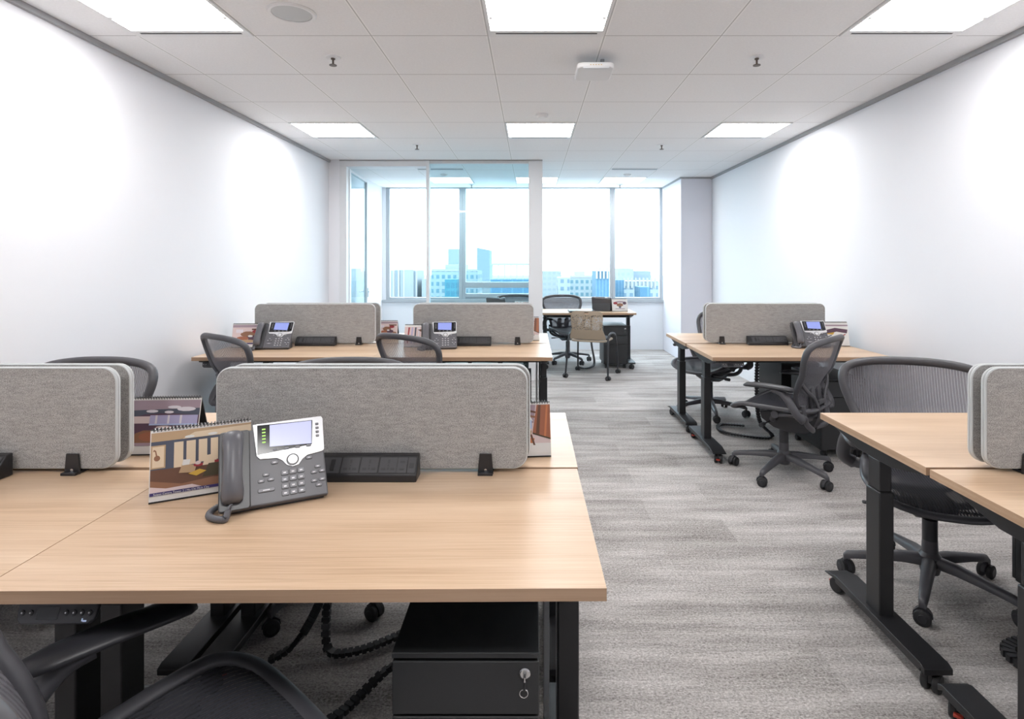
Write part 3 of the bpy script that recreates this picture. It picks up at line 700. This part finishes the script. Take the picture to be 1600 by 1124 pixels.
hall = [q_(0, 0, 1, 1, 'pinkw'), ([(0, .55), (.75, .62), (.78, 1), (0, 1)], 'mauve'), ([(.4, .99), (.78, .86), (.78, .82), (.4, .93)], 'brown'), ([(.4, .86), (.78, .76), (.78, .72), (.4, .80)], 'brown2'), ([(.55, .99), (.60, .99), (.74, .66), (.70, .66)], 'card'),
  q_(.42, .50, .72, .68, 'skyb'), q_(.50, .50, .53, .68, 'card'), ([(.73, .42), (1, .30), (1, 1), (.80, 1)], 'rust'), ([(.78, .40), (.83, .38), (.86, 1), (.82, 1)], 'brown'), ([(.90, .34), (.93, .33), (.97, 1), (.94, 1)], 'orange'), ([(.73, .42), (1, .30), (1, .27), (.73, .39)], 'olive'),
  q_(0, 0, 1, .20, 'card'), ([(.50, .24), (.74, .20), (.76, .30), (.52, .34)], 'orange'), ([(.52, .34), (.70, .32), (.72, .46), (.54, .46)], 'tan'), ([(.74, .16), (.77, .16), (.72, .38), (.69, .38)], 'brown')]
cafe = [q_(0, .05, 1, .95, 'pinkw'), q_(0, .88, 1, 1, 'mauve'), blob(.45, .55, .22, .14, 'brown2'), blob(.6, .38, .20, .12, 'plum'), blob(.30, .35, .18, .10, 'rust'), blob(.7, .68, .14, .09, 'maroon'), q_(.1, .62, .3, .78, 'pale'), q_(.55, .75, .95, .82, 'brown'), blob(.45, .22, .25, .07, 'tan'), blob(.85, .25, .12, .12, 'brown2'), q_(.05, .08, .95, .14, 'ink'), blob(.52, .46, .07, .05, 'card')]
stripes = [q_(0, .05, 1, .95, 'pinkw')]+[([(.08+.11*k, .10), (.12+.11*k, .10), (.16+.10*k, .92), (.11+.10*k, .92)], ('maroon', 'lilac', 'slate', 'pale', 'rust')[k % 5]) for k in range(8)]+[blob(.45, .35, .18, .10, 'card'), blob(.58, .22, .12, .07, 'rust'), ([(.5, .7), (.95, .9), (.95, .95), (.4, .8)], 'brown')]
flag = [q_(0, .05, 1, .95, 'card'), ([(.28, .65), (.62, .78), (.98, .70), (.95, .52), (.66, .60), (.35, .50)], 'plum'), ([(.30, .50), (.60, .58), (.55, .46)], 'gold'), ([(.1, .2), (.5, .45), (.52, .42), (.14, .16)], 'slate'), ([(.5, .2), (.9, .5), (.92, .47), (.54, .16)], 'maroon'), q_(.05, .55, .2, .70, 'navy'), q_(0, .86, 1, .93, 'mauve')]
dino = [q_(0, .05, 1, .95, 'card'), blob(.5, .5, .22, .16, 'brown2'), blob(.22, .66, .14, .12, 'maroon'), blob(.8, .66, .12, .14, 'plum'), blob(.5, .78, .28, .07, 'mauve'), blob(.5, .30, .08, .10, 'slate'), q_(.2, .12, .8, .18, 'mauve')]
def make_calendar(pic, label, x, y, z, deg, W=.235, H=.17, txt=False):
    root = empty('desk_calendar', (x, y, z), R(deg)); lean = R(76)
    T = Matrix.Translation((0, 0, .004)) @ Matrix.Rotation(lean, 4, 'X')
    MB().box((-W/2, 0, -.0045), (W/2, H, -.0015), 'card', T).build('front_board', root)
    yt, zt = H*cos(lean), .004+H*sin(lean)
    MB().add([(-W/2, yt, zt), (W/2, yt, zt), (W/2, 2*yt+.02, .002), (-W/2, 2*yt+.02, .002), (-W/2, yt+.003, zt), (W/2, yt+.003, zt), (W/2, 2*yt+.023, .002), (-W/2, 2*yt+.023, .002)], [(0,1,2,3),(4,7,6,5),(0,4,5,1),(2,6,7,3),(0,3,7,4),(1,5,6,2)], 'blackp').build('back_board', root)
    MB().box((-W/2, 0, .0005), (W/2, .004, .0045), 'blackp').box((-W/2, 0, .0005), (W/2, 2*yt+.02, .002), 'blackp').build('base_strip', root)
    pg = MB().box((-W/2+.002, .006, -.0014), (W/2, H-.004, 0), 'card', T)
    for k, (pts, mm) in enumerate(pic):
        q = [(-W/2+.002+(W-.002)*min(1, max(0, a)), .010+(H-.019)*min(1, max(0, b))) for a, b in pts]
        pg.prism(q, 0, .00012*(k+1), mm, T)
    pg.build('picture_page', root, 20)
    if txt: text_mesh('Saigon Centre Tower 2 | Ho Chi Minh City', .0072, 'card', 'caption', root, T @ Vector((-W/2+.010, .0158, .0034)), (lean, 0, 0), .0002)
    sp = MB(); n = int(W/.0085)
    for k in range(n):
        xx = -W/2+.008+(W-.016)*k/(n-1); c0 = T @ Vector((0, H-.003, 0)); ring = [Vector((xx, c0.y+.003+.0055*cos(a), c0.z+.001+.0055*sin(a))) for a in [2*pi*i/9 for i in range(9)]]
        sp.tube(ring, .0011, 'blackp', 5, True, up=(1, 0, 0))
        if txt: sp.tube([r+Vector((.0026, 0, 0)) for r in ring], .0008, 'chrome', 5, True, up=(1, 0, 0))
    sp.build('wire_binding', root)
    tag(root, label, 'calendar', 'standing desk calendars'); return root
make_calendar(lounge, 'standing calendar with a lounge picture leaning beside the nearest phone', -.885, 1.534, DT, 27.6, .24, .183, True)
make_calendar(office, 'standing calendar with a mauve office picture, behind the left edge screens', -1.21, 1.86, DT, 3, .22, .18)
make_calendar(hall, 'standing calendar with an orange hall picture poking out right of the large screen', -.045, 1.835, DT, 5, .22, .17)
make_calendar(cafe, 'standing calendar left of the phone on the far left desk by the wall', -2.10, 4.24, DT, 6, .25, .175)
make_calendar(stripes, 'standing calendar with slanting stripes, left of the phone on the far left aisle desk', -.83, 4.26, DT, -3, .25, .165)
make_calendar(cafe, 'standing calendar right of the far left wall-side screen, on the desk behind', -1.19, 4.72, DT, 2, .16, .15)
make_calendar(hall, 'standing calendar right of the far left aisle screen, on the desk behind', -.02, 4.62, DT, 2, .17, .19)
make_calendar(flag, 'white standing calendar with a purple motif behind the far right phone', 2.275, 4.31, DT, -2, .26, .18)
make_calendar(dino, 'white standing calendar on the small window desk', 1.16, 7.44, DT, 6, .21, .165)
make_calendar(stripes, 'standing calendar behind the office glass, above the aisle side screen', -.10, 7.42, DT, 8, .22, .14)
# laptops / trays
def laptop(x, y, deg, label):
    o = empty('closed_laptop', (x, y, DT), R(deg))
    MB().prism(rrect(.34, .24, .012), .002, .014, 'phonedark').build('base', o, bevel=.002)
    MB().prism(rrect(.34, .24, .012), .0145, .024, 'blackp').build('lid', o, bevel=.003)
    MB().prism(rrect(.30, .012, .004, cy=.1), 0, .002, 'rubber').build('rubber_foot', o)
    tag(o, label, 'laptop')
laptop(.65, 7.36, 2, 'closed black laptop on the small window desk, left of the phone')

# ---------------------------------------------------------------- pedestals
def make_ped():
    root = empty('drawer_pedestal'); w_, d_, z0, z1 = .302, .46, .055, .55
    MB().box((-w_/2, -.0+.018, z0), (w_/2, d_, z1-.012), 'ped').build('body', root, bevel=.002)
    MB().box((-w_/2, 0, z1-.012), (w_/2, d_, z1), 'ped').build('top_panel', root, bevel=.002)
    zz = z1-.018
    for k, hh in enumerate((.108, .108, .245)):
        dr = MB().box((-w_/2+.001, 0, zz-hh), (w_/2-.001, .017, zz), 'ped').build('drawer', root, bevel=.002); 
        if k == 0:
            lx, lz = w_/2-.030, zz-.022
            lk = MB().tube([(lx, 0, lz), (lx, -.004, lz), (lx, -.006, lz)], [.0115, .0115, .009], 'chrome', 22).build('lock', dr)
            ky = MB().box((lx-.0012, -.022, lz-.006), (lx+.0012, -.006, lz+.005), 'chrome').tube([(lx, -.020, lz-.004), (lx-.001, -.014, lz-.022), (lx-.001, -.010, lz-.030)], .0028, 'blackp', 8)
            ky.tube([Vector((lx-.002+.0085*cos(a), -.008, lz-.037+.0085*sin(a))) for a in [2*pi*i/16 for i in range(16)]], .0011, 'chrome', 6, True, up=(0, 1, 0))
            ky.build('key', lk)
        zz -= hh+.005
    for sx_ in (-1, 1):
        for yy in (.04, d_-.04):
            c = MB()
            for q in (-1, 1): c.tube([(q*.005, 0, .022), (q*.015, 0, .022)], .022, 'rubber', 16)
            c.box((-.004, -.014, .02), (.004, .014, .05), 'blackp').prism(rrect(.04, .04, .005), .046, .0555, 'blackp')
            c.build('caster', root, 40, loc=(sx_*(w_/2-.035), yy, 0))
    return root
pd = make_ped(); used = False
for x, y, hd, lb in ((-.134, 1.165, 0, 'charcoal drawer pedestal under the nearest desk, key hanging in its lock'), (-.134, 2.32, 180, 'charcoal drawer pedestal beneath the desk behind the large grey screen'),
                     (-.15, 3.88, 0, 'charcoal drawer pedestal under the far left aisle desk'), (-1.305, 3.88, 0, 'charcoal drawer pedestal under the far left wall-side desk'),
                     (2.15, 3.93, 0, 'charcoal drawer pedestal under the far right desk, beside the turned chair'), (2.15, 5.02, 180, 'charcoal drawer pedestal under the back desk of the far right pair'),
                     (2.12, 2.34, 180, 'charcoal drawer pedestal beneath the empty right desk, at the right edge'), (1.08, 7.30, 0, 'dark drawer pedestal under the small window desk')):
    place(pd, used, x, y, 0, hd, lb, 'drawer pedestal', 'charcoal drawer pedestals'); used = True

# ---------------------------------------------------------------- cable chains
def chain(pts, label, r=.014, step=.022, sub=8):
    path = catmull(pts, sub, False); mb = MB()
    # resample
    out = [path[0]]; acc = 0
    for a, b in zip(path, path[1:]):
        seg = (b-a).length; t = step-acc
        while t <= seg: out.append(a+(b-a)*(t/seg)); t += step
        acc = (acc+seg) % step
    for a, b in zip(out, out[1:]):
        dv = (b-a).normalized(); up = Vector((0, 0, 1)) if abs(dv.z) < .8 else Vector((0, 1, 0)); s = dv.cross(up).normalized(); n = s.cross(dv)
        X = Matrix.Translation((a+b)/2) @ Matrix((s, dv, n)).transposed().to_4x4()
        mb.cb((0, 0, 0), (r*2, step*.66, r*1.1), 'blackp', X); mb.cb((0, 0, 0), (r*1.3, step*1.1, r*.8), 'blackp', X)
    o = mb.build('cable_chain', None, 30); tag(o, label, 'cable chain', 'black segmented cable chains'); return o
V = Vector
chain([V((-.69, 2.0, .62)), V((-.69, 2.0, .50)), V((-.70, 2.0, .30)), V((-.715, 1.99, .10)), V((-.69, 1.95, .02)), V((-.60, 1.95, .02)), V((-.53, 1.99, .02)), V((-.44, 2.06, .02))], 'black segmented cable chain curling on the carpet left of the nearest pedestal')
chain([V((-.60, 1.80, .62)), V((-.63, 1.84, .4)), V((-.71, 1.88, .2)), V((-.80, 1.92, .06)), V((-.88, 1.90, .02))], 'black cable chain hanging slantwise under the nearest desk')
chain([V((-.40, 1.78, .10)), V((-.46, 1.80, .06)), V((-.53, 1.74, .02)), V((-.58, 1.66, .02)), V((-.68, 1.60, .02))], 'short black cable chain beside the nearest pedestal, low by the seat')
chain([V((1.69, 4.27, .62)), V((1.69, 4.28, .40)), V((1.72, 4.30, .16)), V((1.84, 4.36, .02)), V((1.62, 4.40, .02)), V((1.50, 4.52, .02)), V((1.56, 4.70, .02)), V((1.76, 4.66, .02))], 'black cable chain looping on the floor under the far right desk')
chain([V((1.92, 2.0, .62)), V((1.92, 1.98, .3)), V((1.88, 1.97, .05)), V((1.74, 2.0, .022)), V((1.625, 1.95, .022)), V((1.64, 1.84, .022)), V((1.78, 1.80, .022))], 'thick black cable chain at the lower right edge', .02, .026)
chain([V((.8, 7.6, .63)), V((.8, 7.6, .3)), V((.83, 7.5, .05)), V((.76, 7.3, .02)), V((.66, 7.22, .02)), V((.60, 7.35, .02))], 'black cable chain on the floor under the small window desk')
chain([V((-.45, 4.2, .63)), V((-.46, 4.2, .3)), V((-.5, 4.1, .02)), V((-.6, 4.0, .02))], 'black cable chain under the far left aisle desk')

# ---------------------------------------------------------------- visitor chair with perforated back
o = empty('visitor_chair', (.735, 6.87, 0), R(-22))
def vP(s_, t): return Vector((s_, -.20-.12*max(0, t-.02)+.45*s_*s_-.03*sin(pi*t/.36), .455+t))
rings = []; nS = 15
prof = [(0, .215), (.03, .215), (.07, .205), (.12, .185), (.18, .19), (.25, .195), (.30, .192), (.325, .175), (.338, .13)]
mb = MB(); vs = []; 
for off in (0, -.006):
    for t, hw in prof:
        for k in range(nS): q = vP(hw*(2*k/(nS-1)-1), t); vs.append((q.x, q.y+off, q.z))
fs = []; K = len(prof); nb = K*nS
for j in range(K-1):
    for i in range(nS-1):
        a = j*nS+i
        if j == K-3 and i in (6, 7): pass
        else: fs.append((a, a+1, a+nS+1, a+nS)); fs.append((nb+a, nb+a+nS, nb+a+nS+1, nb+a+1))
per = [j*nS+nS-1 for j in range(K)]
for j in range(K-1): fs.append((j*nS, (j+1)*nS, nb+(j+1)*nS, nb+j*nS)); a = j*nS+nS-1; fs.append((a, nb+a, nb+a+nS, a+nS))
for i in range(nS-1): fs.append((i, nb+i, nb+i+1, i+1)); a = (K-1)*nS+i; fs.append((a, a+1, nb+a+1, nb+a))
mb.add(vs, fs, 'perf').build('backrest', o, 40)
MB().prism(rrect(.44, .42, .09, 8), .425, .445, 'taupe').build('seat', o, bevel=.006)
rg = []
for f, z in ((1, .445), (.98, .458), (.85, .466), (.4, .462)): rg.append([Vector((a*f, b*f+.01, z)) for a, b in rrect(.40, .38, .10, 8)])
MB().loft(rg, 'graphd').build('seat_pad', o, 60)
for s in (-1, 1):
    MB().tube(catmull([V((s*.255, -.245, .055)), V((s*.245, -.21, .30)), V((s*.24, -.17, .47)), V((s*.24, -.06, .52)), V((s*.24, .12, .50)), V((s*.24, .19, .44)), V((s*.25, .225, .25)), V((s*.255, .24, .055))], 6, False), .011, 'graphd', 10, up=(1, 0, 0)).build('leg_frame', o, 60)
    MB().tube([V((s*.24, -.10, .50)), V((s*.19, -.10, .43))], .009, 'graphd', 8).build('seat_bracket', o)
    for yy in (-.248, .243):
        c = make_caster(.024); q = c.build('caster', o, 40, loc=(s*.257, yy, 0)); q.rotation_euler = (0, 0, R(40*s+20))
tag(o, 'taupe visitor chair with perforated back and thin black legs, before the small window desk', 'chair')

# ---------------------------------------------------------------- city beyond the window
GZ = -60
def fmat(name, wall, win, a, b, fx=.5, fz=.5): M[name] = facade(name, wall, win, a, b, fx, fz)
fmat('f_stripe', (.20, .24, .255), (.14, .18, .21), 1.6, 400, .5, 1.0)
fmat('f_grid', (.19, .235, .25), (.07, .145, .18), 2.6, 3.2, .55, .55)
fmat('f_teal', (.03, .13, .165), (.02, .10, .14), 2, 3.2, .8, .7)
fmat('f_tower', (.16, .205, .24), (.15, .195, .235), 2, 4, .8, .6)
fmat('f_pale', (.205, .24, .255), (.18, .22, .24), 3, 3.4, .6, .5)
fmat('f_grid2', (.20, .24, .255), (.09, .145, .19), 3.0, 3.3, .5, .5)
fmat('f_blue', (.045, .11, .175), (.07, .145, .205), 1.3, 300, .4, 1.0)
fmat('f_band', (.06, .14, .19), (.035, .10, .16), 4.5, 8, .85, .8)
M['roofw'] = mat('white_roof_steel', (.24, .25, .26), .7); M['ground'] = mat('city_ground', (.15, .18, .19), .9)
struct(MB().box((-1500, 60, GZ-2), (1500, 3000, GZ), 'ground').build('city_ground'))
def tower(x0, x1, ytop, D, fm_, label, depth=25, roof=None, slope=0, name='tower_building'):
    a = P(x0, ytop, D); b = P(x1, ytop, D)
    o = empty(name, ((a.x+b.x)/2, D+depth/2, GZ)); h = (b.x-a.x)/2; zt = a.z-GZ
    mb = MB(); q = depth/2
    mb.add([(-h,-q,0),(h,-q,0),(h,q,0),(-h,q,0),(-h,-q,zt+slope),(h,-q,zt),(h,q,zt),(-h,q,zt+slope)], [(0,3,2,1),(4,5,6,7),(0,1,5,4),(1,2,6,5),(2,3,7,6),(3,0,4,7)], fm_); mb.build('facade', o)
    if roof == 'fins':
        f = MB(); n = max(4, int(h*2/1.6))
        for k in range(n): f.box((-h+k*2*h/n, -q-.6, zt-3.0), (-h+k*2*h/n+.7, -q, zt+1.6), 'roofw')
        f.build('crown_fins', o)
    elif roof == 'frame':
        f = MB()
        for k in range(7): f.box((-h*.9+k*h*.3-.2, -q+.2, zt), (-h*.9+k*h*.3+.2, -q+.6, zt+6), 'roofw')
        f.box((-h*.95, -q, zt+6), (h*.95, q*.2, zt+6.8), 'roofw'); f.build('roof_canopy', o)
    elif roof == 'plant':
        MB().box((-h*.5, -q*.5, zt), (h*.4, q*.5, zt+3), 'roofw').box((-h, -q, zt-.1), (h, -q+.5, zt+1), 'roofw').build('roof_plant', o)
    elif roof == 'ribs':
        f = MB(); n = max(3, int(h*2/2.4))
        for k in range(n+1): f.box((-h+k*2*h/n-.4, -q-.7, 0), (-h+k*2*h/n+.4, -q, zt), 'roofw')
        f.build('facade_ribs', o)
    tag(o, label, 'building')
tower(608, 631, 422, 300, 'f_stripe', 'pale ribbed tower at the left edge of the windows', roof='ribs')
tower(635, 651, 423, 350, 'f_stripe', 'second pale ribbed tower from the left window edge', roof='ribs')
tower(659, 667, 436, 350, 'f_pale', 'narrow pale block just left of the glass office mullion')
tower(674, 746, 424, 260, 'f_grid', 'grid fronted apartment block behind the window mullion', roof='plant')
tower(695, 714, 437, 235, 'f_teal', 'teal glass block before the grid fronted apartments', 12)
tower(745, 765, 391, 700, 'f_tower', 'tall pale blue tower with a slanting top, alone on the skyline', 40, slope=3)
tower(700, 716, 389, 1100, 'f_pale', 'faint pale tower left of the window mullion', 40)
tower(766, 830, 437, 240, 'f_band', 'low long blue glazed building above the window transom', 20, 'frame')
tower(746, 770, 446, 300, 'f_pale', 'low pale building between the grid apartments and the long glazed one')
tower(848, 877, 424, 360, 'f_pale', 'pale block at the left end of the right hand window')
tower(872, 890, 434, 250, 'f_grid2', 'white block with small blue windows behind the blue-grey chair', 15)
tower(891, 926, 434, 290, 'f_grid', 'pale gridded block in the middle of the right hand window', 20, 'plant')
tower(931, 953, 424, 230, 'f_blue', 'deep blue striped tower beside the right window mullion', 15, 'fins')
tower(960, 975, 438, 240, 'f_blue', 'dark blue block just right of the right window mullion', 12)
tower(966, 990, 420, 330, 'f_pale', 'pale blue high block at right with a crane above', 25)
tower(990, 1017, 424, 345, 'f_tower', 'pale blue stepped block right of the highest one', 25)
tower(974, 1028, 440, 260, 'f_grid2', 'wide low block with a row of white fins on its roof', 20, 'fins')
tower(1000, 1016, 449, 225, 'f_band', 'small blue block before the one with white fins', 12)
tower(1028, 1050, 441, 330, 'f_pale', 'pale low block at the right end of the window')
